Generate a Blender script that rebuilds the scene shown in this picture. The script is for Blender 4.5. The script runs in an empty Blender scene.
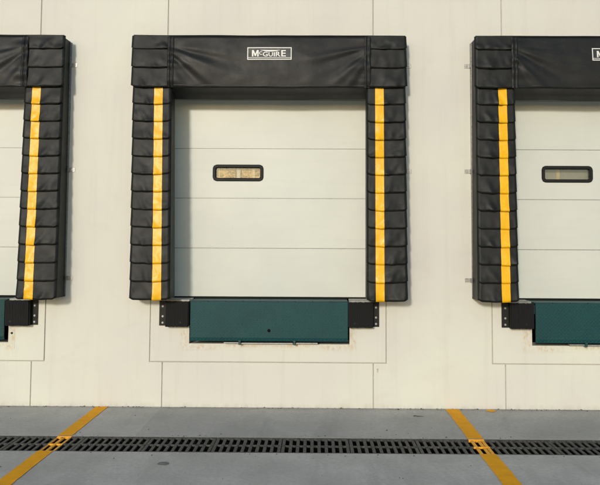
import bpy, bmesh, math, random
from mathutils import Vector, Matrix, noise

scene = bpy.context.scene
col = scene.collection
R = math.radians

# ------------------------------------------------------------------ camera
cam_d = bpy.data.cameras.new('camera')
cam = bpy.data.objects.new('camera', cam_d)
col.objects.link(cam)
rt = Vector((0.99993738, 0.0099991, 0.00502529))
up = Vector((-0.00433438, -0.06795732, 0.99767881))
fw = Vector((-0.01031739, 0.99763812, 0.06790973))
M = Matrix((rt, up, -fw)).transposed().to_4x4()
M.translation = Vector((0.554, -9.0, 1.930))
cam.matrix_world = M
cam_d.sensor_width = 36.0
cam_d.lens = 769.35 / 600 * 36.0
cam_d.shift_x = -(308.49 - 300) / 600
cam_d.shift_y = -(242.5 - 187.23) / 600
cam_d.clip_end = 2000
scene.camera = cam

# ------------------------------------------------------------------ sky and sun
SUN_DIR = Vector((0.262, 1.0, -0.25)).normalized()      # direction the light travels
elev = math.asin(-SUN_DIR.z)
world = bpy.data.worlds.new('World')
scene.world = world
world.use_nodes = True
wn = world.node_tree
sky = wn.nodes.new('ShaderNodeTexSky')
sky.sky_type = 'NISHITA'
sky.sun_disc = False
sky.sun_elevation = elev
sky.sun_rotation = math.atan2(-SUN_DIR.x, -SUN_DIR.y)
sky.air_density = 1.2
sky.dust_density = 0.8
sky.ozone_density = 2.5
wn.links.new(sky.outputs[0], wn.nodes['Background'].inputs[0])
wn.nodes['Background'].inputs[1].default_value = 0.15

sun_d = bpy.data.lights.new('sun', 'SUN')
sun_d.energy = 1.72
sun_d.angle = R(5.5)
sun_d.color = (1.0, 0.93, 0.825)
sun = bpy.data.objects.new('sun', sun_d)
col.objects.link(sun)
sun.rotation_euler = SUN_DIR.to_track_quat('-Z', 'Y').to_euler()
sun.location = (-4, -20, 12)

vs = scene.view_settings
vs.view_transform = 'Standard'
vs.look = 'None'
vs.exposure = 0.15
vs.gamma = 1.0
vs.use_curve_mapping = False

# ------------------------------------------------------------------ materials
class NT:
    def __init__(s, name):
        s.m = bpy.data.materials.new(name); s.m.use_nodes = True
        s.t = s.m.node_tree; s.b = s.t.nodes['Principled BSDF']
    def n(s, typ, **kw):
        nd = s.t.nodes.new(typ)
        for k, v in kw.items(): setattr(nd, k, v)
        return nd
    def l(s, a, b): s.t.links.new(a, b)
    def pos(s): return s.n('ShaderNodeNewGeometry').outputs['Position']
    def obj(s): return s.n('ShaderNodeTexCoord').outputs['Object']
    def mapping(s, v, scale=(1, 1, 1), rot=(0, 0, 0)):
        m = s.n('ShaderNodeMapping'); m.inputs['Scale'].default_value = scale
        m.inputs['Rotation'].default_value = rot
        s.l(v, m.inputs['Vector']); return m.outputs[0]
    def noise(s, v, scale, detail=4, rough=.55, dist=0):
        t = s.n('ShaderNodeTexNoise'); t.inputs['Scale'].default_value = scale
        t.inputs['Detail'].default_value = detail; t.inputs['Roughness'].default_value = rough
        t.inputs['Distortion'].default_value = dist
        s.l(v, t.inputs['Vector']); return t.outputs[0]
    def ramp(s, f, a, b, va=0., vb=1.):
        m = s.n('ShaderNodeMapRange'); m.inputs['From Min'].default_value = a
        m.inputs['From Max'].default_value = b; m.inputs['To Min'].default_value = va
        m.inputs['To Max'].default_value = vb; s.l(f, m.inputs['Value']); return m.outputs[0]
    def math(s, op, a, b=None):
        m = s.n('ShaderNodeMath', operation=op)
        for i, x in enumerate((a, b)):
            if x is None: continue
            if isinstance(x, (int, float)): m.inputs[i].default_value = x
            else: s.l(x, m.inputs[i])
        return m.outputs[0]
    def mix(s, f, a, b, typ='MIX'):
        m = s.n('ShaderNodeMix', data_type='RGBA', blend_type=typ)
        for sock, x in ((m.inputs[0], f), (m.inputs[6], a), (m.inputs[7], b)):
            if isinstance(x, (int, float)): sock.default_value = x
            elif isinstance(x, tuple): sock.default_value = (*x, 1)
            else: s.l(x, sock)
        return m.outputs[2]
    def sep(s, v):
        n = s.n('ShaderNodeSeparateXYZ'); s.l(v, n.inputs[0]); return n.outputs
    def bump(s, h, strength=.3, dist=.01, prev=None):
        b = s.n('ShaderNodeBump'); b.inputs['Strength'].default_value = strength
        b.inputs['Distance'].default_value = dist; s.l(h, b.inputs['Height'])
        if prev is not None: s.l(prev, b.inputs['Normal'])
        return b.outputs[0]
    def done(s, colr=None, rough=None, normal=None, metal=0., spec=None):
        b = s.b
        def put(k, x):
            if x is None: return
            if isinstance(x, (int, float)): b.inputs[k].default_value = x
            elif isinstance(x, tuple): b.inputs[k].default_value = (*x, 1)
            else: s.l(x, b.inputs[k])
        put('Base Color', colr); put('Roughness', rough); put('Normal', normal)
        put('Metallic', metal); put('Specular IOR Level', spec)
        return s.m

def plain(name, c, rough=.5, metal=0., var=.12, scale=30, bump=.1, spec=None):
    t = NT(name); v = t.pos(); n = t.noise(v, scale)
    f = t.ramp(n, .3, .7, 1 - var, 1 + var)
    cc = t.mix(1.0, c, t.n('ShaderNodeCombineColor').outputs[0], 'MULTIPLY')
    mul = t.t.nodes[-1]
    comb = [x for x in t.t.nodes if x.bl_idname == 'ShaderNodeCombineColor'][0]
    for i in range(3): t.l(f, comb.inputs[i])
    return t.done(cc, t.ramp(n, .3, .7, rough - .06, rough + .06), t.bump(n, bump, .004), metal, spec)

def wall_material(name, base, rust=False):
    t = NT(name); p = t.pos(); o = t.obj()
    big = t.noise(p, .9, 3, .5)
    c = t.mix(t.ramp(big, .3, .7), (base[0] * .955, base[1] * .935, base[2] * .945), (base[0] * 1.04, base[1] * 1.05, base[2] * .995))
    # roller marks and rain streaks
    st = t.noise(t.mapping(p, (9, 9, .5)), 1.0, 4, .6)
    c = t.mix(t.ramp(st, .52, .8, 0, .16), c, (.43, .39, .31))
    sm = t.noise(t.mapping(p, (1.5, 1.5, 2.2)), 1.6, 5, .65, .6)
    c = t.mix(t.ramp(sm, .55, .8, 0, .2), c, (.50, .47, .40))
    fine = t.noise(p, 60, 3)
    c = t.mix(t.ramp(fine, .62, .8, 0, .22), c, (.40, .37, .30))
    # splash dirt along the foot of the wall
    z = t.sep(p)[2]
    dn = t.noise(t.mapping(p, (5, 5, 2)), 2.0, 5, .7)
    d = t.math('MULTIPLY', t.ramp(z, 0.0, .06, 1, 0), t.ramp(dn, .42, .68))
    c = t.mix(t.math('MULTIPLY', d, .4), c, (.32, .28, .21))
    if rust:
        s = t.sep(o); x = t.math('ABSOLUTE', s[0]); zz = s[2]
        def spot(x0, z0, sx, sz):
            a = t.math('POWER', t.math('DIVIDE', t.math('SUBTRACT', x, x0), sx), 2.)
            b = t.math('POWER', t.math('DIVIDE', t.math('SUBTRACT', zz, z0), sz), 2.)
            return t.math('POWER', 2.718, t.math('MULTIPLY', t.math('ADD', a, b), -1.))
        m = spot(.955, .86, .035, .10)
        for a in ((.955, .70, .05, .05), (.75, .685, .16, .03), (.3, .70, .25, .018), (1.0, .78, .02, .12)):
            m = t.math('MAXIMUM', m, spot(*a))
        rn = t.noise(t.mapping(p, (9, 9, 5)), 3.0, 5, .7)
        f = t.math('MULTIPLY', m, t.ramp(rn, .46, .58))
        c = t.mix(t.math('MULTIPLY', f, .55), c, (.54, .33, .11))
    h = t.noise(p, 110, 3)
    nb = t.bump(h, .12, .004)
    nb = t.bump(t.noise(p, 5, 3), .10, .03, nb)
    return t.done(c, .55, nb, spec=.35)

WALL = (.66, .652, .588)
m_wall = wall_material('cream_painted_concrete', WALL)
m_pit = wall_material('cream_pit_surround', WALL, True)
m_seal = plain('joint_sealant', (.45, .42, .36), .8)
m_dark = plain('dark_interior_concrete', (.16, .16, .155), .8)

def door_material():
    t = NT('white_door_steel'); p = t.pos()
    n = t.noise(p, 1.3, 3); s = t.noise(t.mapping(p, (1.2, 1, 16)), 1.2, 4, .6)
    c = t.mix(t.ramp(n, .3, .7), (.59, .61, .555), (.65, .665, .595))
    c = t.mix(t.ramp(s, .5, .8, 0, .12), c, (.45, .46, .42))
    sc = t.noise(t.mapping(p, (30, 30, 4)), 2.0, 2, .5)
    c = t.mix(t.ramp(sc, .70, .78, 0, .25), c, (.40, .40, .37))
    h = t.noise(p, 160, 2)
    return t.done(c, .42, t.bump(t.noise(p, 2.2, 2), .12, .02, t.bump(h, .10, .002)), spec=.4)
m_door = door_material()
m_rubber = plain('black_rubber', (.008, .008, .008), .7, var=.35, scale=45, bump=.25, spec=.2)
m_gasket = plain('window_gasket', (.013, .013, .0125), .55, var=.2, spec=.2)
m_galv = plain('galvanised_steel', (.34, .34, .325), .45, .7, .2, 60)
m_bolt = plain('zinc_bolt', (.36, .36, .35), .45, .4, .2, 80)
m_steel = plain('dull_grey_steel', (.24, .24, .23), .5, .6, .3, 40)
m_black_steel = plain('black_painted_steel', (.011, .011, .011), .55, 0, .3, 50, spec=.25)
m_white = plain('badge_white_print', (.74, .73, .69), .5, 0, .05)
m_black_print = plain('badge_black_print', (.022, .022, .021), .5, 0, .1)

def vinyl_material(name, c0, c1, rough, bumpd=.0015):
    t = NT(name); p = t.pos()
    n = t.noise(p, 4, 5, .6); f = t.noise(p, 260, 2)
    c = t.mix(t.ramp(n, .3, .72), c0, c1)
    dust = t.noise(t.mapping(p, (3, 3, 6)), 3.0, 5, .7)
    c = t.mix(t.ramp(dust, .55, .85, 0, .16), c, (.12, .11, .09))
    nb = t.bump(f, .25, bumpd)
    nb = t.bump(t.noise(p, 7, 2, .5, .4), .18, .012, nb)
    return t.done(c, t.ramp(n, .3, .7, rough - .07, rough + .08), nb, spec=.25)
m_vinyl = vinyl_material('black_vinyl_fabric', (.0075, .0085, .0080), (.0145, .0150, .0135), .50)
m_vinyl_head = vinyl_material('black_vinyl_header', (.0075, .0082, .0082), (.0135, .0140, .0130), .47)

def yellow_vinyl():
    t = NT('yellow_vinyl_stripe'); p = t.pos()
    n = t.noise(p, 14, 4, .6)
    c = t.mix(t.ramp(n, .35, .7), (.86, .44, .004), (.92, .51, .007))
    sc = t.noise(t.mapping(p, (20, 20, 60)), 2, 3)
    c = t.mix(t.ramp(sc, .62, .85, 0, .35), c, (.50, .24, .01))
    nb = t.bump(t.noise(p, 11, 2, .5, .6), .35, .014)
    return t.done(c, .36, nb, spec=.34)
m_yellow = yellow_vinyl()

def tread_material():
    t = NT('green_tread_plate'); p = t.pos(); s = t.sep(p)
    n = t.noise(p, 2.5, 5, .6)
    c = t.mix(t.ramp(n, .3, .7), (.004, .042, .046), (.007, .060, .062))
    wear = t.noise(t.mapping(p, (6, 6, 3)), 5, 5, .7)
    c = t.mix(t.ramp(wear, .62, .80, 0, .2), c, (.05, .08, .075))
    # raised diamond lugs, 26 mm pitch, alternating direction
    def lug(ox, oz, ang):
        m = t.n('ShaderNodeMapping'); m.inputs['Location'].default_value = (ox, 0, oz)
        t.l(p, m.inputs['Vector'])
        fr = t.n('ShaderNodeVectorMath', operation='SCALE'); fr.inputs['Scale'].default_value = 1 / .042
        t.l(m.outputs[0], fr.inputs[0])
        f2 = t.n('ShaderNodeVectorMath', operation='FRACTION'); t.l(fr.outputs[0], f2.inputs[0])
        q = t.sep(f2.outputs[0])
        a = t.math('SUBTRACT', q[0], .5); b = t.math('SUBTRACT', q[2], .5)
        ca, sa = math.cos(ang), math.sin(ang)
        u = t.math('ADD', t.math('MULTIPLY', a, ca), t.math('MULTIPLY', b, sa))
        w = t.math('SUBTRACT', t.math('MULTIPLY', b, ca), t.math('MULTIPLY', a, sa))
        d = t.math('ADD', t.math('POWER', t.math('DIVIDE', u, .36), 2.), t.math('POWER', t.math('DIVIDE', w, .13), 2.))
        return t.ramp(d, .5, 1.2, 1, 0)
    h = t.math('MAXIMUM', lug(0, 0, .785), lug(.021, .021, -.785))
    c = t.mix(t.math('MULTIPLY', h, .30), c, (.03, .095, .092))
    return t.done(c, .5, t.bump(h, .6, .004), spec=.25)
m_tread = tread_material()
m_green = plain('dark_green_steel', (.010, .050, .050), .5, 0, .3, 12)

def concrete_material(name, base, k=1.):
    t = NT(name); p = t.pos(); oi = t.n('ShaderNodeObjectInfo').outputs['Random']
    n = t.noise(p, 1.1, 6, .62); f = t.noise(p, 26, 5, .65)
    c = t.mix(t.ramp(n, .3, .7), tuple(x * .76 for x in base), tuple(x * 1.16 for x in base))
    tr = t.noise(t.mapping(p, (1.0, 14, 1), (0, 0, .06)), 1.3, 5, .65)        # broom and trowel marks
    c = t.mix(t.ramp(tr, .45, .75, 0, .16), c, tuple(x * 1.28 for x in base))
    c = t.mix(t.ramp(f, .40, .75, 0, .6), c, tuple(x * .66 for x in base))
    sp = t.noise(p, 150, 3, .6)
    c = t.mix(t.ramp(sp, .60, .72, 0, .5), c, tuple(x * .5 for x in base))
    c = t.mix(t.ramp(sp, .40, .30, 0, .35), c, tuple(x * 1.5 for x in base))
    ty = t.noise(t.mapping(p, (2.2, .5, 1), (0, 0, .3)), 1.0, 6, .7, .5)     # tyre and oil smudges
    c = t.mix(t.ramp(ty, .52, .74, 0, .5), c, tuple(x * .55 for x in base))
    y = t.sep(p)[1]                                                          # grime collected in the gutter and at the wall
    gm = t.noise(t.mapping(p, (3, 8, 1)), 2.0, 5, .7)
    g = t.math('MULTIPLY', t.ramp(y, -.16, -.0, 0, 1), t.ramp(gm, .35, .65))
    c = t.mix(t.math('MULTIPLY', g, .55), c, (.085, .078, .065))
    tone = t.n('ShaderNodeCombineColor'); r = t.ramp(oi, 0, 1, .86, 1.08)
    for i in range(3): t.l(r, tone.inputs[i])
    c = t.mix(1., c, tone.outputs[0], 'MULTIPLY')
    nb = t.bump(sp, .3, .004); nb = t.bump(f, .25, .01, nb); nb = t.bump(tr, .07, .006, nb)
    return t.done(c, t.ramp(n, .3, .7, .68, .85), nb, spec=.25)
m_conc = concrete_material('grey_broomed_concrete', (.51, .488, .44))
m_asphalt = concrete_material('worn_asphalt', (.06, .06, .06))

LINES = ((-1.966, -1.828), (2.040, 2.191))
def line_paint_mask(t, p, worn=.64):
    x = t.sep(p)[0]; ms = None
    for a, b in LINES:
        m = t.math('MULTIPLY', t.math('GREATER_THAN', x, a), t.math('LESS_THAN', x, b))
        ms = m if ms is None else t.math('MAXIMUM', ms, m)
    return ms
YEL = (.95, .42, .010)
def line_material():
    t = NT('yellow_road_paint'); p = t.pos()
    n = t.noise(p, 9, 6, .7); f = t.noise(p, 70, 4, .7)
    c = t.mix(t.ramp(n, .3, .7), tuple(x * .86 for x in YEL), tuple(x * 1.05 for x in YEL))
    c = t.mix(t.ramp(f, .62, .76, 0, .5), c, (.28, .21, .12))
    ty = t.noise(t.mapping(p, (5, 1.2, 1)), 2.0, 6, .7)
    c = t.mix(t.ramp(ty, .58, .78, 0, .3), c, (.30, .18, .04))
    return t.done(c, .75, t.bump(f, .3, .004), spec=.12)
m_line = line_material()
def grate_material():
    t = NT('cast_iron_grate'); p = t.pos()
    n = t.noise(p, 34, 5, .75)
    c = t.mix(t.ramp(n, .40, .68), (.012, .012, .011), (.11, .108, .10))
    m = t.math('MULTIPLY', line_paint_mask(t, p), t.ramp(t.noise(p, 30, 4, .7), .66, .60))
    c = t.mix(m, c, YEL)
    return t.done(c, .6, t.bump(n, .4, .005), 0., spec=.45)
m_grate = grate_material()
m_pit_black = plain('recess_black', (.006, .006, .0055), .9, 0, .3, 20, spec=.1)  # near-black colour paints the shade inside drain, pit and lip hole

def glass_material():
    t = NT('scuffed_acrylic'); nt = t.t
    for n in list(nt.nodes):
        if n.bl_idname == 'ShaderNodeBsdfPrincipled': nt.nodes.remove(n)
    out = [n for n in nt.nodes if n.bl_idname == 'ShaderNodeOutputMaterial'][0]
    tr = t.n('ShaderNodeBsdfTransparent'); tr.inputs[0].default_value = (.93, .93, .90, 1)
    gl = t.n('ShaderNodeBsdfGlossy'); gl.inputs['Roughness'].default_value = .04
    df = t.n('ShaderNodeBsdfDiffuse'); df.inputs[0].default_value = (.6, .58, .5, 1)
    fr = t.n('ShaderNodeFresnel'); fr.inputs[0].default_value = 1.65
    m1 = t.n('ShaderNodeMixShader'); t.l(fr.outputs[0], m1.inputs[0]); t.l(tr.outputs[0], m1.inputs[1]); t.l(gl.outputs[0], m1.inputs[2])
    m2 = t.n('ShaderNodeMixShader'); nz = t.ramp(t.noise(t.pos(), 40, 4),   .4, .7, .02, .07)
    t.l(nz, m2.inputs[0]); t.l(m1.outputs[0], m2.inputs[1]); t.l(df.outputs[0], m2.inputs[2])
    t.l(m2.outputs[0], out.inputs[0])
    return t.m
m_glass = glass_material()
def carton_material():
    t = NT('golden_blotch_card'); p = t.pos()
    n = t.noise(t.mapping(p, (1, 1, 1.6), (0, .5, 0)), 13, 4, .6, 1.5)
    c = t.mix(t.ramp(n, .40, .60), (.11, .055, .015), (.74, .50, .17))  # golden and dark blotches imitate the tones in the centre pane
    return t.done(c, .7, t.bump(n, .5, .01))
m_carton = carton_material()
m_film = plain('grey_wrap_film', (.27, .26, .225), .4, 0, .10, 12)
m_tape = plain('pale_packing_tape', (.56, .44, .24), .4, 0, .1, 20)

# ------------------------------------------------------------------ helpers
def bx(bm, x0, x1, y0, y1, z0, z1, bev=0., seg=1):
    mat = Matrix.Translation(((x0 + x1) / 2, (y0 + y1) / 2, (z0 + z1) / 2)) @ Matrix.Diagonal((x1 - x0, y1 - y0, z1 - z0, 1))
    r = bmesh.ops.create_cube(bm, size=1, matrix=mat)
    if bev > 0:
        es = {e for v in r['verts'] for e in v.link_edges}
        bmesh.ops.bevel(bm, geom=list(es), offset=bev, segments=seg, affect='EDGES', profile=.5)
    return bm
def box(*a, **k): return bx(bmesh.new(), *a, **k)
def cyl(bm, c, axis, r, length, seg=12):
    q = Vector((0, 0, 1)).rotation_difference(Vector(axis)).to_matrix().to_4x4()
    bmesh.ops.create_cone(bm, cap_ends=True, segments=seg, radius1=r, radius2=r, depth=length, matrix=Matrix.Translation(c) @ q)
    return bm
def prism(pts, y0, y1, bev=0.):
    """closed outline in x,z extruded from y0 (front) to y1 (back), front edges bevelled"""
    bm = bmesh.new()
    f = bm.faces.new([bm.verts.new((x, y0, z)) for x, z in pts])
    f.normal_update()
    if f.normal.y > 0: f.normal_flip()
    r = bmesh.ops.extrude_face_region(bm, geom=[f])
    # the extruded copy is moved to the back
    vs_ = [g for g in r['geom'] if isinstance(g, bmesh.types.BMVert)]
    for v in vs_: v.co.y = y1
    bmesh.ops.recalc_face_normals(bm, faces=bm.faces)
    if bev > 0:
        es = [e for e in bm.edges if all(abs(v.co.y - y0) < 1e-6 for v in e.verts)]
        bmesh.ops.bevel(bm, geom=es, offset=bev, segments=2, affect='EDGES', profile=.5)
    return bm
def mk(name, bm, mat, parent=None, smooth=False, loc=None):
    me = bpy.data.meshes.new(name)
    bm.to_mesh(me); bm.free()
    me.materials.append(mat)
    if smooth:
        me.shade_smooth()
    o = bpy.data.objects.new(name, me)
    col.objects.link(o)
    if parent is not None:
        o.parent = parent
        if parent.type == 'EMPTY': o.location = (0, 0, -parent.get('_zb', 0.))
    if loc is not None: o.location = loc
    return o
def share(name, src, parent, loc=(0, 0, 0)):
    o = bpy.data.objects.new(name, src.data); col.objects.link(o); o.parent = parent; o.location = loc
    return o
def tag(o, label=None, cat=None, group=None, kind=None):
    if label: o['label'] = label
    if cat: o['category'] = cat
    if group: o['group'] = group
    if kind: o['kind'] = kind
    return o
def thing(name, loc, label=None, cat=None, group=None, kind=None, zb=None):
    o = bpy.data.objects.new(name, None); col.objects.link(o)
    o.location = loc; o.empty_display_size = .2
    o['_zb'] = float(loc[2] if zb is None else zb)
    return tag(o, label, cat, group, kind)
def copy_tree(o, parent=None, depth=0):
    c = o.copy(); col.objects.link(c)
    if parent is not None: c.parent = parent
    for ch in o.children: copy_tree(ch, c, depth + 1)
    return c
def grid(fn, nu, nv):
    bm = bmesh.new()
    V = [[bm.verts.new(fn(i / nu, j / nv)) for i in range(nu + 1)] for j in range(nv + 1)]
    for j in range(nv):
        for i in range(nu):
            bm.faces.new((V[j][i], V[j][i + 1], V[j + 1][i + 1], V[j + 1][i]))
    return bm
def sst(a, b, x):
    t = max(0., min(1., (x - a) / (b - a))); return t * t * (3 - 2 * t)

S = 3.96          # bay spacing
J = 1.22          # half width of a door opening
BAYS = (-S, 0., S)

# ------------------------------------------------------------------ ground
bm = bmesh.new()
def sheet(bm, x0, x1, y0, y1, z):
    bm.faces.new([bm.verts.new(p) for p in ((x0, y0, z), (x1, y0, z), (x1, y1, z), (x0, y1, z))])
for a in ((-400, 400, -400, -12), (-400, -13.8, -12, 400), (13.8, 400, -12, 400), (-13.8, 13.8, 14.2, 400)):
    sheet(bm, *a, -.012)
bmesh.ops.remove_doubles(bm, verts=bm.verts, dist=1e-4)
tag(mk('ground', bm, m_asphalt), kind='structure')

pav = thing('pavement', (0, 0, 0), kind='structure')
DR0, DR1 = -1.360, -1.872           # the two edges of the trench drain
xj = [-13.8, -9.6, -5.4, -1.21, 3.02, 7.2, 13.8]
for a, b in zip(xj[:-1], xj[1:]):
    mk('concrete_slab', box(a + .0002, b - .0002, DR0 + .014, -.010, -.25, 0, bev=.0006), m_conc, pav)
for a, b in zip([-13.8, -9.4, -3.3, 3.7, 8.3], [-9.4, -3.3, 3.7, 8.3, 13.8]):
    for ya, yb in ((-6.2, DR1 - .014), (-12, -6.2)):
        mk('concrete_slab', box(a + .0008, b - .0008, ya + .002, yb - .002, -.25, 0, bev=.0006), m_conc, pav)

ch = thing('drain_channel', (0, 0, 0), kind='structure')
bm = bmesh.new()
bx(bm, -13.8, 13.8, DR1 - .012, DR0 + .012, -.40, -.30)
bx(bm, -13.8, 13.8, DR0 + .0005, DR0 + .012, -.30, -.03)
bx(bm, -13.8, 13.8, DR1 - .012, DR1 - .0005, -.30, -.03)
mk('channel_bed', bm, m_pit_black, ch)
for y0, y1 in ((DR0, DR0 + .0135), (DR1 - .0135, DR1)):
    mk('edge_rail', box(-13.8, 13.8, y0, y1, -.029, -.001), m_grate, ch)

# grates lying in the channel
GW = .64
def grate_mesh():
    bm = bmesh.new()
    w = GW - .0012
    y0, y1 = DR1 + .003, DR0 - .003; ym = (y0 + y1) / 2
    zt, zb = -.002, -.020
    for ya, yb in ((y0, y0 + .018), (ym - .010, ym + .010), (y1 - .018, y1)):
        bx(bm, 0, w, ya, yb, zb, zt, bev=.003)
    n = 9; pitch = (w - .036) / n
    for i in range(n + 1):
        c = .018 + i * pitch
        for ya, yb in ((y0 + .018, ym - .010), (ym + .010, y1 - .018)):
            bx(bm, c - .0150, c + .0150, ya - .002, yb + .002, zb + .001, zt - .002 - .002 * (i % 2), bev=.003)
    return bm
gx0 = -.403 - 6 * GW
first = None
for i in range(16):
    x = gx0 + i * GW
    if x > 5.2: break
    if first is None:
        first = g = mk('drain_grate', grate_mesh(), m_grate)
    else:
        g = first.copy(); col.objects.link(g)
    random.seed(i)
    g.location = (x, 0, random.uniform(-.003, .0005))
    iL, iR = [int(((p + q) / 2 - gx0) // GW) for p, q in LINES]
    OR = ('', 'first', 'second', 'third', 'fourth', 'fifth', 'sixth')
    if i == iL: lab = 'iron drain grate crossed by the left yellow floor line'
    elif i == iR: lab = 'iron drain grate crossed by the right yellow floor line'
    elif i < iL: lab = 'dark iron drain grate, %s to the left of the left yellow line' % OR[iL - i]
    elif i < iR: lab = 'dark iron drain grate, %s to the right of the left yellow line' % OR[i - iL]
    else: lab = 'dark iron drain grate, %s to the right of the right yellow line' % OR[i - iR]
    tag(g, lab, 'drain grate', 'grates lying end to end in the trench drain')

# painted lines
def line(name, x0, x1, lab, seed):
    random.seed(seed)
    bm = bmesh.new()
    for ya, yb in ((-.03, DR0 + .016), (DR1 - .016, -11.5)):
        n = max(2, int(abs(yb - ya) / .03)); prev = None
        for i in range(n + 1):
            y = ya + (yb - ya) * i / n
            j0 = noise.noise((x0 * 7, y * 14, 0)) * .007; j1 = noise.noise((x1 * 7, y * 14, 5)) * .007
            cur = (bm.verts.new((x0 + j0, y, .004)), bm.verts.new((x1 + j1, y, .004)))
            if prev: bm.faces.new((prev[0], prev[1], cur[1], cur[0]))
            prev = cur
    bmesh.ops.recalc_face_normals(bm, faces=bm.faces)
    for f in bm.faces:
        if f.normal.z < 0: f.normal_flip()
    return tag(mk(name, bm, m_line), lab, 'floor line', 'yellow lines dividing the truck bays')
line('painted_line', *LINES[0], 'yellow painted floor line running out left of the centre bay', 1)
line('painted_line', *LINES[1], 'yellow painted floor line running out right of the centre bay', 2)
bm = bmesh.new()
random.seed(4)
pts = [(2.545 + .052 * math.cos(a) * random.uniform(.75, 1.1) * (1.2 if abs(math.cos(a)) > .6 else 1), -.10 + .065 * math.sin(a) * random.uniform(.75, 1.1), .004) for a in [k * math.tau / 14 for k in range(14)]]
bm.faces.new([bm.verts.new(p) for p in pts])
tag(mk('paint_patch', bm, m_line), 'small orange-yellow paint patch on the floor at the wall foot', 'paint patch')
bm = cyl(bmesh.new(), (0, 0, 0), (0, 0, 1), .048, .010, 28)
bx(bm, -.03, .03, -.006, .006, .0052, .0068)
m_cap = plain('dark_iron_cap', (.15, .15, .142), .7, 0, .3, 40)
tag(mk('cleanout_cap', bm, m_cap, loc=(-.754, -2.256, .0)), 'small round dark cap set in the concrete before the drain', 'drain cap')
# twig
m_twig = plain('dark_twig_bark', (.035, .028, .02), .8, 0, .3, 80)
bm = bmesh.new()
tp = [Vector(p) for p in ((0, 0, .006), (.02, -.012, .010), (.045, -.02, .007), (.075, -.018, .009), (.105, -.025, .005))]
rings = []
for i, p in enumerate(tp):
    d = (tp[min(i + 1, 4)] - tp[max(i - 1, 0)]).normalized(); s = d.cross(Vector((0, 0, 1))).normalized(); u = s.cross(d)
    r = .0055 - .0009 * i
    rings.append([bm.verts.new(p + s * r * math.cos(a) + u * r * math.sin(a)) for a in [k * math.tau / 6 for k in range(6)]])
for a, b in zip(rings[:-1], rings[1:]):
    for k in range(6): bm.faces.new((a[k], a[(k + 1) % 6], b[(k + 1) % 6], b[k]))
bm.faces.new(rings[0][::-1]); bm.faces.new(rings[-1])
tag(mk('twig', bm, m_twig, smooth=True, loc=(1.63, -.40, 0)), 'short dark twig lying on the concrete strip by the wall', 'twig')

# grit swept against the wall foot and along the drain
random.seed(21)
bm = bmesh.new()
for k in range(900):
    x = random.uniform(-4.5, 5.5)
    q = random.random()
    if q < .62: y = -.012 - abs(random.gauss(0, .035))
    elif q < .74: y = DR0 + .02 + abs(random.gauss(0, .06))
    elif q < .84: y = DR1 - .02 - abs(random.gauss(0, .06))
    else: y = random.choice((random.uniform(-1.3, -.05), random.uniform(-4, -1.95)))
    r = min(random.lognormvariate(math.log(.0032), .5), .009)
    rr = bmesh.ops.create_icosphere(bm, subdivisions=1, radius=r, matrix=Matrix.Translation((x, y, r * .45)) @ Matrix.Rotation(random.uniform(0, 3), 4, 'Z') @ Matrix.Diagonal((random.uniform(.7, 1.6), random.uniform(.7, 1.3), random.uniform(.4, .8), 1)))
m_grit = plain('dark_grit', (.10, .085, .065), .9, 0, .6, 60)
tag(mk('grit', bm, m_grit), 'dark grit scattered along the wall foot and drain', 'grit', kind='stuff')

# ------------------------------------------------------------------ building
bld = thing('warehouse', (0, 0, 0), 'cream painted concrete warehouse wall behind the three loading bays', 'building')
TOP = 6.2; g = .005; T = .28
PX, PZ0, PZ1 = 1.368, .512, 1.226         # pit surround: half width, bottom, top
pier = [(J + g, -.05), (S - J - g, -.05), (S - J - g, PZ0 - g), (S - PX - g, PZ0 - g), (S - PX - g, PZ1), (S - J, PZ1), (S - J, 3.66), (S - J - g, 3.66), (S - J - g, TOP),
        (J + g, TOP), (J + g, 3.66), (J, 3.66), (J, PZ1), (PX + g, PZ1), (PX + g, PZ0 - g), (J + g, PZ0 - g)]
pm = None
for k in (-2, -1, 0, 1):
    if pm is None: pm = mk('wall_panel', prism(pier, 0, T, .004), m_wall, bld, loc=(k * S, 0, 0))
    else: share('wall_panel', pm, bld, (k * S, 0, 0))
for s in (-1, 1):
    x = s * (2 * S - J)
    mk('wall_panel', box(min(x + s * g, s * 13.8), max(x + s * g, s * 13.8), 0, T, -.05, TOP, bev=.004), m_wall, bld)
LV = .928; LZ = .724                       # leveler pit: half width, bottom
LX = .016
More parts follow.
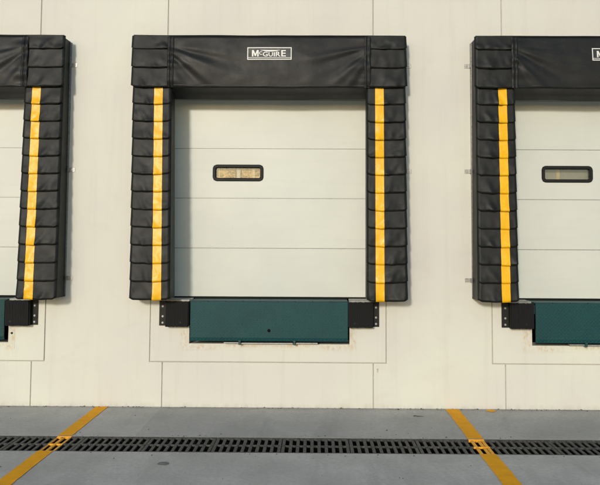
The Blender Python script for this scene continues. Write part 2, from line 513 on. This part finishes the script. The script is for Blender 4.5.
for i, xc in enumerate(BAYS):
    mk('wall_panel', box(-J + g, J - g, 0, T, 3.66, TOP, bev=.004), m_wall, bld, loc=(xc, 0, 0))
    mk('wall_panel', box(-J + g, J - g, 0, T, -.05, PZ0 - g, bev=.004), m_wall, bld, loc=(xc, 0, 0))
    u = [(-PX + g, PZ0 + g), (PX - g, PZ0 + g), (PX - g, PZ1), (LX + LV, PZ1), (LX + LV, LZ), (LX - LV, LZ), (LX - LV, PZ1), (-PX + g, PZ1)]
    mk('pit_surround', prism(u, -.004, T, .004), m_pit, bld, loc=(xc, 0, 0))
    # recessed sealant in the joints
    for s in (-1, 1):
        for q in ((s * J - .02, s * J + .02, .012, .05, 3.66, TOP), (s * J - .02, s * J + .02, .012, .05, -.05, PZ0 - .025), (s * PX - .02, s * PX + .02, .0125, .05, PZ0 + .021, PZ1)):
            mk('joint_sealant', box(*q), m_seal, bld, loc=(xc, 0, 0))
    mk('joint_sealant', box(-PX - .02, PX + .02, .0115, .05, PZ0 - .02, PZ0 + .02), m_seal, bld, loc=(xc, 0, 0))
    # grey steel angle along the dock edge on both sides of the leveler
    for s in (-1, 1):
        a, b = sorted((LX + s * (LV + .002), s * (PX - .14)))
        mk('edge_angle', box(a, b, -.010, .14, PZ1 - .028, PZ1 + .004, bev=.002), m_steel, bld, loc=(xc, 0, 0))
    # painted steel channel cast into the concrete around the pit
    f = .075
    u2 = [(LX - LV - f, LZ - .076), (LX + LV + f, LZ - .076), (LX + LV + f, PZ1 - .03), (LX + LV, PZ1 - .03), (LX + LV, LZ), (LX - LV, LZ), (LX - LV, PZ1 - .03), (LX - LV - f, PZ1 - .03)]
    mk('pit_edge_steel', prism(u2, -.0065, -.0005, .001), m_pit, bld, loc=(xc, 0, 0))
mk('floor_slab', box(-13.6, 13.6, 2.4, 14, 1.0, 1.215), m_dark, bld)
for i in range(4):
    xa = (-13.6, -S + LV + .1, LV + .1, S + LV + .1)[i]; xb = (-S - LV - .1, -LV - .1, S - LV - .1, 13.6)[i]
    mk('floor_slab', box(xa, xb, .2805, 2.4, .3, 1.215), m_dark, bld)
mk('roof', box(-13.8, 13.8, .2805, 14, TOP - .2, TOP - .02), m_dark, bld)
mk('rear_wall', box(-13.8, 13.8, 14, 14.2, -.05, TOP), m_wall, bld)
for s in (-1, 1):
    a, b = sorted((s * 13.62, s * 13.8)); mk('side_wall', box(a, b, .2805, 14, -.05, TOP - .2), m_wall, bld)
# small plugged hole beside the lower joint
bm = cyl(bmesh.new(), (1.267, -.001, .44), (0, 1, 0), .011, .008, 12); bx(bm, 1.262, 1.272, -.0045, .0, .405, .43)
mk('anchor_plug', bm, m_seal, bld)
bm = cyl(bmesh.new(), (-S + .985, -.0085, .83), (0, 1, 0), .013, .006, 12)
mk('anchor_plug', bm, m_black_steel, bld)

# ------------------------------------------------------------------ sectional doors
DY = .300
ZS = [1.240, 1.822, 2.425, 3.029, 3.630, 4.2]
def rounded(x0, x1, z0, z1, r, n=5):
    out = []
    for cx, cz, a0 in ((x1 - r, z0 + r, -90), (x1 - r, z1 - r, 0), (x0 + r, z1 - r, 90), (x0 + r, z0 + r, 180)):
        for k in range(n + 1):
            a = R(a0 + 90 * k / n); out.append((cx + r * math.cos(a), cz + r * math.sin(a)))
    return out
def ring(outer, inner, y0, y1):
    bm = bmesh.new(); n = len(outer)
    L = [[bm.verts.new((x, y, z)) for x, z in o] for o, y in ((outer, y1), (outer, y0 + .008), ([(a + (b - a) * .2, c + (d - c) * .2) for (a, c), (b, d) in zip(outer, inner)], y0), ([(a + (b - a) * .8, c + (d - c) * .8) for (a, c), (b, d) in zip(outer, inner)], y0), (inner, y0 + .008), (inner, y1))]
    for A, B in zip(L, L[1:] + L[:1]):
        for k in range(n): bm.faces.new((A[k], A[(k + 1) % n], B[(k + 1) % n], B[k]))
    bmesh.ops.recalc_face_normals(bm, faces=bm.faces)
    return bm
WX0, WX1, WZ0, WZ1 = -.706, -.089, 2.632, 2.835
def make_door():
    d = thing('overhead_door', (0, DY, 1.222))
    W = 1.27
    def pm(name, bm, mat, par, smooth=False):
        o = mk(name, bm, mat, par, smooth)
        if par is d: o.location = (0, -DY, -1.222)
        return o
    for a, b in zip(ZS[:-1], ZS[1:]):
        a2, b2 = a + .003, b - .003
        if a < WZ0 < b:      # the section with the window is built around the opening
            hx0, hx1, hz0, hz1 = WX0 + .012, WX1 - .012, WZ0 + .012, WZ1 - .012
            bm = bmesh.new()
            xs = [-W, hx0, hx1, W]; zs = [a2, hz0, hz1, b2]
            vv = {}
            def v(i, j, y):
                k = (i, j, y)
                if k not in vv: vv[k] = bm.verts.new((xs[i], y, zs[j]))
                return vv[k]
            for i in range(3):
                for j in range(3):
                    if i == 1 and j == 1: continue
                    for y in (DY, DY + .045): bm.faces.new((v(i, j, y), v(i + 1, j, y), v(i + 1, j + 1, y), v(i, j + 1, y)))
            A = [(0, 0), (1, 0), (2, 0), (3, 0), (3, 1), (3, 2), (3, 3), (2, 3), (1, 3), (0, 3), (0, 2), (0, 1)]
            B = [(1, 1), (2, 1), (2, 2), (1, 2)]
            for Lp in (A, B):
                for p, q in zip(Lp, Lp[1:] + Lp[:1]):
                    bm.faces.new((v(*p, DY), v(*q, DY), v(*q, DY + .045), v(*p, DY + .045)))
            bmesh.ops.recalc_face_normals(bm, faces=bm.faces)
            es = [e for e in bm.edges if all(abs(x.co.y - DY) < 1e-6 and (abs(x.co.z - a2) < 1e-6 or abs(x.co.z - b2) < 1e-6) for x in e.verts) and abs(e.verts[0].co.z - e.verts[1].co.z) < 1e-6]
            bmesh.ops.bevel(bm, geom=es, offset=.003, segments=2, affect='EDGES')
            sec = pm('door_section', bm, m_door, d)
        else:
            sec = pm('door_section', box(-W, W, DY, DY + .045, a2, b2, bev=.003, seg=2), m_door, d)
    # dark tongue behind the section joints
    bm = bmesh.new()
    for z in ZS[1:-1]: bx(bm, -W, W, DY + .006, DY + .035, z - .0028, z + .0028)
    pm('section_joint', bm, m_steel, d)
    pm('bottom_seal', box(-W, W, DY - .004, DY + .05, 1.222, 1.242, bev=.004), m_rubber, d)
    win = pm('window', ring(rounded(WX0, WX1, WZ0, WZ1, .055), rounded(WX0 + .040, WX1 - .040, WZ0 + .040, WZ1 - .040, .018), DY - .014, DY + .05), m_gasket, d, False)
    pm('pane', box(WX0 + .03, WX1 - .03, DY + .020, DY + .024, WZ0 + .03, WZ1 - .03), m_glass, win)
    return d, win
door0, win0 = make_door()
DL = ['white sectional dock door in the left bay, cut off by the photo edge',
      'white sectional dock door in the centre bay, golden-brown tones in its window',
      'white sectional dock door in the right bay with a plain grey window']
for xc, lab in zip((0., -S, S), (DL[1], DL[0], DL[2])):
    d = door0 if xc == 0 else copy_tree(door0)
    d.location.x = xc + (.022 if xc > 0 else 0.)
    tag(d, lab, 'door', 'white sectional doors of the loading bays')

# goods added close behind the panes, standing in for the tones in the windows
def standin_carton(x0, x1, y0, y1, z0, z1, lab, seed):
    random.seed(seed)
    t = thing('standin_carton', ((x0 + x1) / 2, (y0 + y1) / 2, z0), lab, 'standin_carton', 'stand-in cartons added behind the centre door')
    w, dd, h = (x1 - x0) / 2, (y1 - y0) / 2, z1 - z0
    bm = bmesh.new(); bx(bm, -w, w, -dd, dd, 0, h)
    bmesh.ops.subdivide_edges(bm, edges=bm.edges, cuts=14, use_grid_fill=True)
    for v in bm.verts: v.co.y += noise.noise((v.co.x * 16 + v.co.z * 12 + seed * 3, v.co.z * 22 - v.co.x * 9, 1)) * .016; v.co.z += noise.noise((v.co.x * 9, seed, v.co.y * 9)) * .008
    mk('carton_body', bm, m_carton, t, loc=(0, 0, 0))
    mk('tape', box(-w * .3, -w * .3 + .03, -dd - .012, -dd - .009, .02, h - .02), m_tape, t, loc=(0, 0, 0))
YB = DY + .05
stand = thing('added_pallet_stack', (-.36, YB + .35, 1.215), 'added stack of timber pallets carrying the stand-in cartons behind the centre door', 'pallet')
bm = bmesh.new()
for k in range(9):
    z = 1.215 + k * .148
    for q in range(5): bx(bm, -.5, .5, -.30 + q * .13, -.21 + q * .13, z + .118, z + .140)
    for q in (-.45, 0, .37): bx(bm, q, q + .08, -.30, .31, z, z + .1175)
mk('pallet_boards', bm, m_carton, stand)
zc = 1.215 + 9 * .148
standin_carton(-.78, -.44, YB + .04, YB + .34, zc, zc + .34, 'added brown box standing in for the tones in the left half of the centre window', 1)
standin_carton(-.36, .02, YB + .02, YB + .34, zc, zc + .30, 'added brown box standing in for the tones in the right half of the centre window', 2)
m_post = plain('pale_window_bar', (.60, .60, .56), .5, 0, .1)  # added roll, stands in for the pale bar in the centre pane
bm = cyl(bmesh.new(), (0, 0, .19), (0, 0, 1), .028, .38, 16); cyl(bm, (0, 0, .39), (0, 0, 1), .014, .03, 12)
tag(mk('standin_roll', bm, m_post, smooth=False, loc=(-.40, YB + .05, zc)), 'added pale roll standing in for the upright bar in the centre window', 'film roll')
wl = thing('standin_load', (S - .3, YB + .37, 1.215), 'added grey wrapped load standing in for the tones in the window of the right door', 'pallet load')
bm = bmesh.new(); bx(bm, -.6, .6, -.30, .30, .14, 2.1, bev=.02, seg=2)
mk('wrapped_goods', bm, m_film, wl, loc=(0, 0, 0))
bm = bmesh.new()
for q in (-.55, -.04, .47): bx(bm, q, q + .08, -.3, .3, 0, .1395)
mk('pallet_base', bm, m_carton, wl, loc=(0, 0, 0))
mk('pale_bar_strip', box(-.170, -.130, -.306, -.3005, .16, 2.08), m_tape, wl, loc=(0, 0, 0))  # added strip, stands in for the pale bar in the right pane

# ------------------------------------------------------------------ dock levelers
def make_leveler():
    d = thing('dock_leveler', (LX, 0, .74))
    H = .906
    def pm(n, bm, m, par=d, smooth=False):
        return mk(n, bm, m, par, smooth)
    yl = -.085
    lip = bmesh.new()                       # hanging lip, lower edge bent back a little
    prof = [(yl, 1.212), (yl, .802), (yl + .012, .762), (yl + .028, .762), (yl + .018, .802), (yl + .018, 1.212)]
    A = [lip.verts.new((-H, y, z)) for y, z in prof]; B = [lip.verts.new((H, y, z)) for y, z in prof]
    for k in range(6): lip.faces.new((A[k], A[(k + 1) % 6], B[(k + 1) % 6], B[k]))
    lip.faces.new(A); lip.faces.new(B[::-1])
    bmesh.ops.recalc_face_normals(lip, faces=lip.faces)
    bmesh.ops.bevel(lip, geom=[e for e in lip.edges], offset=.002, segments=1, affect='EDGES')
    lo = pm('lip_plate', lip, m_tread)
    pm('lip_hole_disc', cyl(bmesh.new(), (0, yl - .0003, .885), (0, 1, 0), .019, .003, 20), m_pit_black, lo)  # flat black disc painted as the shade of a hole
    pm('deck_plate', box(-H, H, yl + .052, 2.2, 1.204, 1.220), m_tread)
    bm = bmesh.new()
    n = 9; w = 2 * H / n
    for k in range(n): cyl(bm, (-H + w * (k + .5), yl + .026, 1.206), (1, 0, 0), .015, w - .012, 12)
    pm('hinge', bm, m_green)
    bm = bmesh.new()
    for s in (-1, 1): bx(bm, s * .6 - .02, s * .6 + .02, .0, .16, .80, 1.18)
    bx(bm, -.9, .9, .05, .16, 1.08, 1.2035)
    pm('front_beam', bm, m_green)
    bm = bmesh.new()
    bx(bm, -LV + .002, LV - .002, .279, 2.39, .66, .70); bx(bm, -LV - .09, LV + .09, 2.3405, 2.39, .7005, 1.2)
    for s in (-1, 1): bx(bm, s * (LV + .05) - .045, s * (LV + .05) + .045, .2805, 2.34, .7005, 1.2)
    pm('pit_lining', bm, m_pit_black)
    # keeper strips and hooks under the lip
    for a, b, z in ((-.52, -.345, .742), (-.325, .275, .738), (.31, .56, .741)):
        pm('keeper_strip', box(a, b, -.075, -.005, z - .007, z + .007, bev=.002), m_galv)
    for x in (-.335, .293):
        bm = bmesh.new(); bx(bm, x - .014, x + .014, -.098, -.005, .722, .757, bev=.003); bx(bm, x - .014, x + .014, -.098, -.090, .7572, .775, bev=.002)
        pm('lip_keeper', bm, m_green)
    return d
lev0 = make_leveler()
LL = {0.: 'dark green tread plate dock leveler, whole in view under the centre door', -S: 'dark green dock leveler under the left door, mostly cut off by the photo edge', S: 'dark green dock leveler under the right door, cut off by the photo edge'}
for xc in (0., -S, S):
    d = lev0 if xc == 0 else copy_tree(lev0)
    d.location.x = xc + LX
    tag(d, LL[xc], 'dock leveler', 'green dock levelers')

# ------------------------------------------------------------------ bumpers
def make_bumper(s):
    d = thing('dock_bumper', (0, 0, .915))
    x0 = .935 if s > 0 else .915; x1 = 1.205 if s > 0 else 1.172; xa = 1.285 if s > 0 else 1.262
    bm = bmesh.new()
    n = 15; w = (x1 - x0) / n
    random.seed(11 + s)
    for k in range(n):
        a = s * (x0 + k * w + .0002); b = s * (x0 + (k + 1) * w - .0002); a, b = sorted((a, b))
        e = random.uniform(0, .0025)
        bx(bm, a, b, -.108 + e, -.0085, .922 + random.uniform(0, .004), 1.212 - random.uniform(0, .006), bev=.0012)
    mk('rubber_block', bm, m_rubber, d)
    bm = bmesh.new()
    a, b = sorted((s * (x1 + .0006), s * (x1 + .008)))
    bx(bm, a, b, -.085, -.0085, .928, 1.214, bev=.001)
    a, b = sorted((s * (x1 + .0082), s * xa))
    bx(bm, a, b, -.017, -.0086, .928, 1.214, bev=.001)
    mk('mounting_angle', bm, m_black_steel, d)
    a, b = sorted((s * (x0 - .0006), s * (x0 - .008)))
    mk('inner_plate', box(a, b, -.085, -.0085, .935, 1.214, bev=.001), m_black_steel, d)
    for z in (.962, 1.035, 1.15):
        bm = bmesh.new(); xm = s * ((x1 + xa) / 2 + .004)
        cyl(bm, (xm, -.021, z), (0, 1, 0), .013, .006, 6); cyl(bm, (xm, -.0275, z), (0, 1, 0), .0075, .008, 10)
        mk('bolt', bm, m_bolt if z < 1.1 else m_steel, d)
    bm = bmesh.new(); cyl(bm, (s * 1.0, -.1085, .975), (0, 1, 0), .012, .006, 10)
    mk('tie_rod_end', bm, m_black_steel, d)
    return d
for s, side in ((-1, 'left'), (1, 'right')):
    b0 = make_bumper(s)
    for xc, bay in ((0., 'centre'), (-S, 'leftmost'), (S, 'rightmost')):
        d = b0 if xc == 0 else copy_tree(b0)
        d.location.x = xc
        tag(d, 'black laminated rubber bumper %s of the green leveler in the %s bay' % (side, bay), 'bumper', 'rubber dock bumpers')

# ------------------------------------------------------------------ dock seals
ZT, ZH, ZB = 4.285, 3.682, 1.246
def pdepth(z): return .205 + (.300 - .205) * (ZT - z) / (ZT - ZB)

def make_seal(xc, seed, lean_l, lean_r, drop_bracket):
    d = thing('dock_seal', (xc, 0, ZB))
    def lean(s, z): return (lean_l if s < 0 else lean_r) * (ZH - z) / (ZH - ZB)
    def xin(s, z): return s * (1.128 - .012 * (ZH - z) / (ZH - ZB)) + lean(s, z)
    def xout(s, z): return s * (1.576 - .004 * (ZH - z) / (ZH - ZB)) + lean(s, z)

    def flap(s, z1, z0, sd, wide=0., proud=0., last=False):
        """returns surface function u (inner 0 to outer 1), v (top 0 to bottom 1)"""
        rnd = random.Random(sd)
        ph = [rnd.uniform(0, 50) for _ in range(4)]; amp = rnd.uniform(.6, 1.15); lip = rnd.uniform(.007, .012); sag = rnd.uniform(.002, .008)
        tilt = rnd.uniform(-.006, .006)
        fold_u = rnd.uniform(.55, .85) if rnd.random() < .8 else rnd.uniform(.1, .4); fold_a = rnd.uniform(.3, .8)
        def f(u, v, off=0.):
            vv = min(v, 1.)
            edge = max(sst(.035, 0, u), sst(.965, 1, u))
            crn = max(sst(.10, .0, u), sst(.90, 1., u))
            zb = z0 - sag * math.sin(math.pi * u) + crn * .019 + tilt * (u - .5) + .003 * noise.noise((u * 5, ph[0], 0))
            z = z1 + (zb - z1) * vv
            a, b = xin(s, z) - s * wide * .4, xout(s, z) + s * wide
            a -= s * .003 * vv; b += s * .004 * vv
            x = a + (b - a) * u
            # diagonal creases
            q = (u - fold_u) * .45 + (vv - .3) * .2 * fold_a * 1.2
            cr = math.exp(-(q / .035) ** 2) * .011 * vv * amp
            wr = noise.noise((u * 3.2 + vv * 1.1 + ph[1], vv * 1.6 - u * .9, ph[2])) * .010 + noise.noise((u * 8 + ph[3], vv * 4 + u * 3, ph[0])) * .0045
            ex = lip * vv ** 1.2 * (1. if s < 0 else .7 + 1.1 * u) + (wr * amp * 1.9 + cr * 1.8) * (.1 + .9 * vv) * (1 - edge)
            y = pdepth(z) + proud + .002 + max(ex + .004 * vv, .009 * vv)
            if last: y += .010 * math.sin(u * 9 + ph[0]) * vv
            y += .003 * math.sin(math.pi * u)
            y -= edge * .022
            y += off
            if v > 1.:                      # hem turned back underneath
                k = (v - 1.) / .2
                z += .007 * math.sin(k * 1.5); y -= k * .018 * (1 - edge)
            return (x, -y, z)
        return f
    def flap_mesh(f, nu=26, nv=9):
        vs_ = [j / nv for j in range(nv + 1)] + [1.05, 1.12, 1.2]
        bm = bmesh.new()
        V = [[bm.verts.new(f(i / nu, v)) for i in range(nu + 1)] for v in vs_]
        for a, b in zip(V[:-1], V[1:]):
            for i in range(nu): bm.faces.new((a[i], a[i + 1], b[i + 1], b[i]))
        bmesh.ops.recalc_face_normals(bm, faces=bm.faces)
        for fc in bm.faces: pass
        return bm

    for s in (-1, 1):
        # tapered foam core
        nz = 30
        def ringpts(z):
            a, b, p = xin(s, z), xout(s, z), pdepth(z)
            w = .004 * noise.noise((z * 5, s, seed)); bk = s * .008
            r = .03
            pts = [(a, .0)]
            pts += [(a + w * s, -p + r), (a + s * r * .3, -p + r * .3), (a + s * r, -p)]
            pts += [(b - s * r, -p), (b - s * r * .3, -p + r * .3), (b + w * s, -p + r)]
            pts += [(b + bk, 0.)]
            return pts
        bm = bmesh.new(); L = []
        for j in range(nz + 1):
            z = ZT - .02 + (ZB + .012 - ZT + .02) * j / nz
            L.append([bm.verts.new((x, y, z)) for x, y in ringpts(z)])
        for A, B in zip(L[:-1], L[1:]):
            for k in range(len(A)): bm.faces.new((A[k], A[(k + 1) % len(A)], B[(k + 1) % len(A)], B[k]))
        bm.faces.new(L[0]); bm.faces.new(L[-1][::-1])
        bmesh.ops.recalc_face_normals(bm, faces=bm.faces)
        pad = mk('side_pad', bm, m_vinyl, d, False)
        n = 12; pitch = (ZH - ZB) / n
        for k in range(n):
            z1 = ZH - k * pitch + .016; z0 = ZH - (k + 1) * pitch
            f = flap(s, z1, z0, seed * 100 + k + (50 if s > 0 else 0), last=(k == n - 1))
            mk('flap', flap_mesh(f), m_vinyl, pad, True)
            # yellow guide strip sewn on each flap
            def sx(u, v, f=f):
                zz = f(.3, min(v, 1.))[2]
                span = abs(xout(s, zz) - xin(s, zz))
                ua = (.097 + u * .098) / span
                jit = .0
                p = f(ua + jit, v)
                return (p[0], p[1] - .0025, p[2] - (.002 if v >= 1 else 0))
            bm = bmesh.new(); vs_ = [j / 10 for j in range(11)] + [1.06]
            V = [[bm.verts.new(sx(i / 6, v)) for i in range(7)] for v in vs_]
            for A, B in zip(V[:-1], V[1:]):
                for i in range(6): bm.faces.new((A[i], A[i + 1], B[i + 1], B[i]))
            bmesh.ops.recalc_face_normals(bm, faces=bm.faces)
            mk('yellow_stripe', bm, m_yellow, pad, True)
        # corner cover with three wide flaps
        zz = [ZT, ZT - .160, ZT - .382, ZH - .006]
        for k in range(3):
            f = flap(s, zz[k] + (.0 if k == 0 else .016), zz[k + 1], seed * 100 + 30 + k + (50 if s > 0 else 0), wide=.014, proud=.022)
            mk('corner_flap', flap_mesh(f), m_vinyl, pad, True)
        # metal fixing clips against the wall
        for z in (3.985, 2.735, 1.468):
            if drop_bracket and (s < 0 or z < 2): continue
            bm = bmesh.new()
            xw = xout(s, z) + s * .012
            a, b = sorted((xw - s * .02, xw + s * .078))
            bx(bm, a, b, -.006, -.0008, z - .024, z + .024, bev=.001)
            a, b = sorted((xw + s * .014, xw + s * .019))
            bx(bm, a, b, -.05, -.0062, z - .024, z + .024, bev=.001)
            cyl(bm, (xw + s * .050, -.010, z), (0, 1, 0), .009, .007, 6)
            mk('fixing_clip', bm, m_galv, d)
        # backing board edge
        a, b = sorted((xin(s, 3.6) + s * .05, xout(s, 3.6) + s * .022))
        mk('backing_board', box(a, b, -.030, -.0009, ZB + .03, ZT - .03, bev=.002), m_steel, d)

    # header: stuffed box with a draped face
    W = 1.165
    rnd = random.Random(seed + 7)
    ph = [rnd.uniform(0, 40) for _ in range(6)]
    def hy(x, z):
        t = (ZT - z) / (ZT - ZH)
        y = .236 + .020 * math.sin(math.pi * min(1, max(0, t))) ** .7 + .018 * t
        for s in (-1, 1):
            dx = (x * s) ; ax, az = 1.25, 4.17
            rx, rz = ax - dx, az - z
            r = math.hypot(rx, rz); th = math.degrees(math.atan2(rz, rx))
            w = sst(4, 14, th) * sst(75, 45, th) * sst(.08, .3, r) * sst(1.25, .45, r)
            k = .17 if s < 0 else .15
            y += w * (.010 * math.sin(th * k + ph[0 if s < 0 else 1] + .6 * noise.noise((r * 2, th * .05, seed)))
                      + .0035 * math.sin(th * .42 + ph[2 if s < 0 else 3]))
            # puckers at the seam
            pk = sst(.90, 1.16, dx)
            y += pk * .007 * math.sin(z * 38 + ph[4] + 2 * noise.noise((z * 4, s, seed)))
        y += .010 * noise.noise((x * 1.3 + ph[5], z * 2.5, seed)) + .0035 * noise.noise((x * 5, z * 9, seed))
        return y
    def ztop(x): return ZT - .006 + .004 * noise.noise((x * 2.2, seed, 3))
    def zbot(x): return ZH - .004 + .005 * noise.noise((x * 2.0, seed, 9)) - .004 * math.cos(x * 1.3)
    bm = bmesh.new(); NX, NZ = 150, 34
    rows = []
    xs = [-W + 2 * W * i / NX for i in range(NX + 1)]
    rows.append([(x, 0., ztop(x) - .004) for x in xs]); rows.append([(x, -.20, ztop(x)) for x in xs])
    rows.append([(x, -.228, ztop(x) - .002) for x in xs])
    for j in range(NZ + 1):
        t = j / NZ; rows.append([(x, -hy(x, ztop(x) - .012 + (zbot(x) - ztop(x) + .012) * t), ztop(x) - .012 + (zbot(x) - ztop(x) + .012) * t) for x in xs])
    rows.append([(x, -hy(x, zbot(x)) + .010, zbot(x) - .006) for x in xs])
    rows.append([(x, -hy(x, zbot(x)) + .030, zbot(x) - .004) for x in xs])
    rows.append([(x, -.10, zbot(x) - .050 + .006 * noise.noise((x * 3, seed, 1))) for x in xs]); rows.append([(x, -.012, zbot(x) - .098 + .006 * noise.noise((x * 2.4, seed, 2))) for x in xs]); rows.append([(x, .0, zbot(x) - .090) for x in xs]); rows.append([(x, .0, zbot(x) + .004) for x in xs])
    V = [[bm.verts.new(p) for p in r] for r in rows]
    for A, B in zip(V[:-1], V[1:]):
        for i in range(NX): bm.faces.new((A[i], A[i + 1], B[i + 1], B[i]))
    bmesh.ops.recalc_face_normals(bm, faces=bm.faces)
    head = mk('header', bm, m_vinyl_head, d, True)
    # hem band along the bottom, piping along the top
    def band(z_of, h, off, x0, x1, n=90):
        bm = bmesh.new(); prev = None
        for i in range(n + 1):
            x = x0 + (x1 - x0) * i / n; z = z_of(x); c = []
            for k in range(4):
                zz = z + h * k / 3
                c.append(bm.verts.new((x, -hy(x, zz) - off - (.0 if k in (0, 3) else .0025), zz)))
            if prev:
                for k in range(3): bm.faces.new((prev[k], c[k], c[k + 1], prev[k + 1]))
            prev = c
        bmesh.ops.recalc_face_normals(bm, faces=bm.faces)
        return bm
    mk('hem', band(lambda x: zbot(x) + .002, .028, .0035, -W + .05, W - .05), m_vinyl_head, head, True)
    bm = bmesh.new(); prev = None
    for i in range(161):
        x = -1.575 + 3.15 * i / 160
        c = [bm.verts.new((x, -.222 + .010 * math.cos(a), ztop(x) + .006 + .008 * math.sin(a))) for a in [k * math.tau / 6 for k in range(6)]]
        if prev:
            for k in range(6): bm.faces.new((prev[k], prev[(k + 1) % 6], c[(k + 1) % 6], c[k]))
        prev = c
    mk('top_piping', bm, m_vinyl_head, head, True)
    # seam bands at both ends of the face
    for s in (-1, 1):
        for off, w in ((1.098, .030), (1.138, .034)):
            def sb(u, v, s=s, off=off, w=w):
                x = s * (off + w * u); z = ztop(x) - .015 + (zbot(x) - ztop(x) + .012) * v
                return (x, -hy(x, z) - .006 - .006 * math.sin(math.pi * u) - .003 * noise.noise((z * 14, off * 9, seed)), z)
            bm = grid(sb, 5, 40); bmesh.ops.recalc_face_normals(bm, faces=bm.faces)
            mk('seam_band', bm, m_vinyl_head, head, True)
    return d, head, hy

SEAL = {-S: ('black pleated dock seal with yellow stripe, left bay, cut off by photo edge', 3, 0., .014, 0),
        0.: ('black pleated dock seal with two yellow stripes, whole frame round the centre door', 1, .026, .012, 1),
        S: ('black pleated dock seal with yellow stripe, right bay, cut off by photo edge', 2, -.016, 0., 0)}

def text_mesh(ch, size, off):
    cu = bpy.data.curves.new('letter', 'FONT'); cu.body = ch; cu.size = size; cu.offset = off; cu.resolution_u = 4
    o = bpy.data.objects.new('letter', cu); col.objects.link(o)
    dg = bpy.context.evaluated_depsgraph_get(); dg.update()
    me = bpy.data.meshes.new_from_object(o.evaluated_get(dg))
    bpy.data.objects.remove(o); bpy.data.curves.remove(cu)
    xs_ = [v.co.x for v in me.vertices]; ys_ = [v.co.y for v in me.vertices]
    return me, min(xs_), max(xs_), min(ys_), max(ys_)

def make_badge(head, hy, seed):
    x0, x1, z0, z1 = -.250, .262, 3.994, 4.141
    yb = -(max(hy(x0 + (x1 - x0) * i / 6, z0 + (z1 - z0) * j / 3) for i in range(7) for j in range(4)) + .001)
    def pos_y(x, z, off): return -hy(x, z) - off
    def wrapped(quads, off, nsub):
        """flat print laid on the cloth: list of (x,z) outlines"""
    def patch(xa, xb, za, zb_, off, nx=24, nz=8):
        bm = grid(lambda u, v: (xa + (xb - xa) * u, pos_y(xa + (xb - xa) * u, za + (zb_ - za) * v, off), za + (zb_ - za) * v), nx, nz)
        bmesh.ops.recalc_face_normals(bm, faces=bm.faces)
        for f in bm.faces:
            if f.normal.y > 0: f.normal_flip()
        return bm
    mk('badge', patch(x0, x1, z0, z1, .004), m_black_print, head, True)
    bm = bmesh.new(); fw_ = .0105
    def add(xa, xb, za, zb_, nx, nz):
        b2 = patch(xa, xb, za, zb_, .0065, nx, nz); me = bpy.data.meshes.new('tmp'); b2.to_mesh(me); b2.free(); bm.from_mesh(me); bpy.data.meshes.remove(me)
    add(x0, x1, z1 - fw_, z1, 24, 1); add(x0, x1, z0, z0 + fw_, 24, 1)
    add(x0, x0 + fw_, z0 + fw_, z1 - fw_, 1, 8); add(x1 - fw_, x1, z0 + fw_, z1 - fw_, 1, 8)
    add(x0 + fw_, x1 - fw_, z0 + .022, z0 + .028, 24, 1)
    mk('badge_frame', bm, m_white, head)
    # letters: M and E tall, the ones between lower under a white bow
    zl = z0 + .038
    spec = [('M', -.196, -.118, 0, .076), ('C', -.112, -.076, .020, .040), ('G', -.070, -.012, 0, .056), ('U', -.004, .046, 0, .051),
            ('I', .055, .069, 0, .051), ('R', .079, .133, 0, .058), ('E', .142, .196, 0, .076)]
    for ch, xa, xb, dz, h in spec:
        if ch == 'M':
            bm = bmesh.new(); a = c = 0.; b = e = 1.
            bm.faces.new([bm.verts.new((p, q, 0)) for p, q in ((0, 0), (0, 1), (.27, 1), (.5, .42), (.73, 1), (1, 1), (1, 0), (.78, 0), (.78, .60), (.57, .06), (.43, .06), (.22, .60), (.22, 0))])
        else:
            me, a, b, c, e = text_mesh(ch, .1, .0018)
            bm = bmesh.new(); bm.from_mesh(me); bpy.data.meshes.remove(me)
        bmesh.ops.triangulate(bm, faces=bm.faces)
        for v in bm.verts:
            x = xa + (v.co.x - a) / (b - a) * (xb - xa); z = zl + dz + (v.co.y - c) / (e - c) * h
            v.co = Vector((x, pos_y(x, z, .0068), z))
        for f in bm.faces:
            f.normal_update()
            if f.normal.y > 0: f.normal_flip()
        mk('letter', bm, m_white, head)
    bm = bmesh.new(); prev = None
    for i in range(25):
        u = i / 24; x = -.105 + .24 * u; zt = zl + .0775; zb_ = zt - .019 * math.sin(math.pi * u) - .0008
        c = (bm.verts.new((x, pos_y(x, zt, .0068), zt)), bm.verts.new((x, pos_y(x, zb_, .0068), zb_)))
        if prev: bm.faces.new((prev[0], c[0], c[1], prev[1]))
        prev = c
    bmesh.ops.recalc_face_normals(bm, faces=bm.faces)
    for f in bm.faces:
        if f.normal.y > 0: f.normal_flip()
    mk('badge_bow', bm, m_white, head)

for xc in (0., -S, S):
    lab, sd, ll, lr, dbk = SEAL[xc]
    d, head, hy = make_seal(xc, sd, ll, lr, dbk)
    tag(d, lab, 'dock seal', 'black pleated dock seals')
    make_badge(head, hy, sd)

for o in bpy.data.objects:
    if '_zb' in o: del o['_zb']
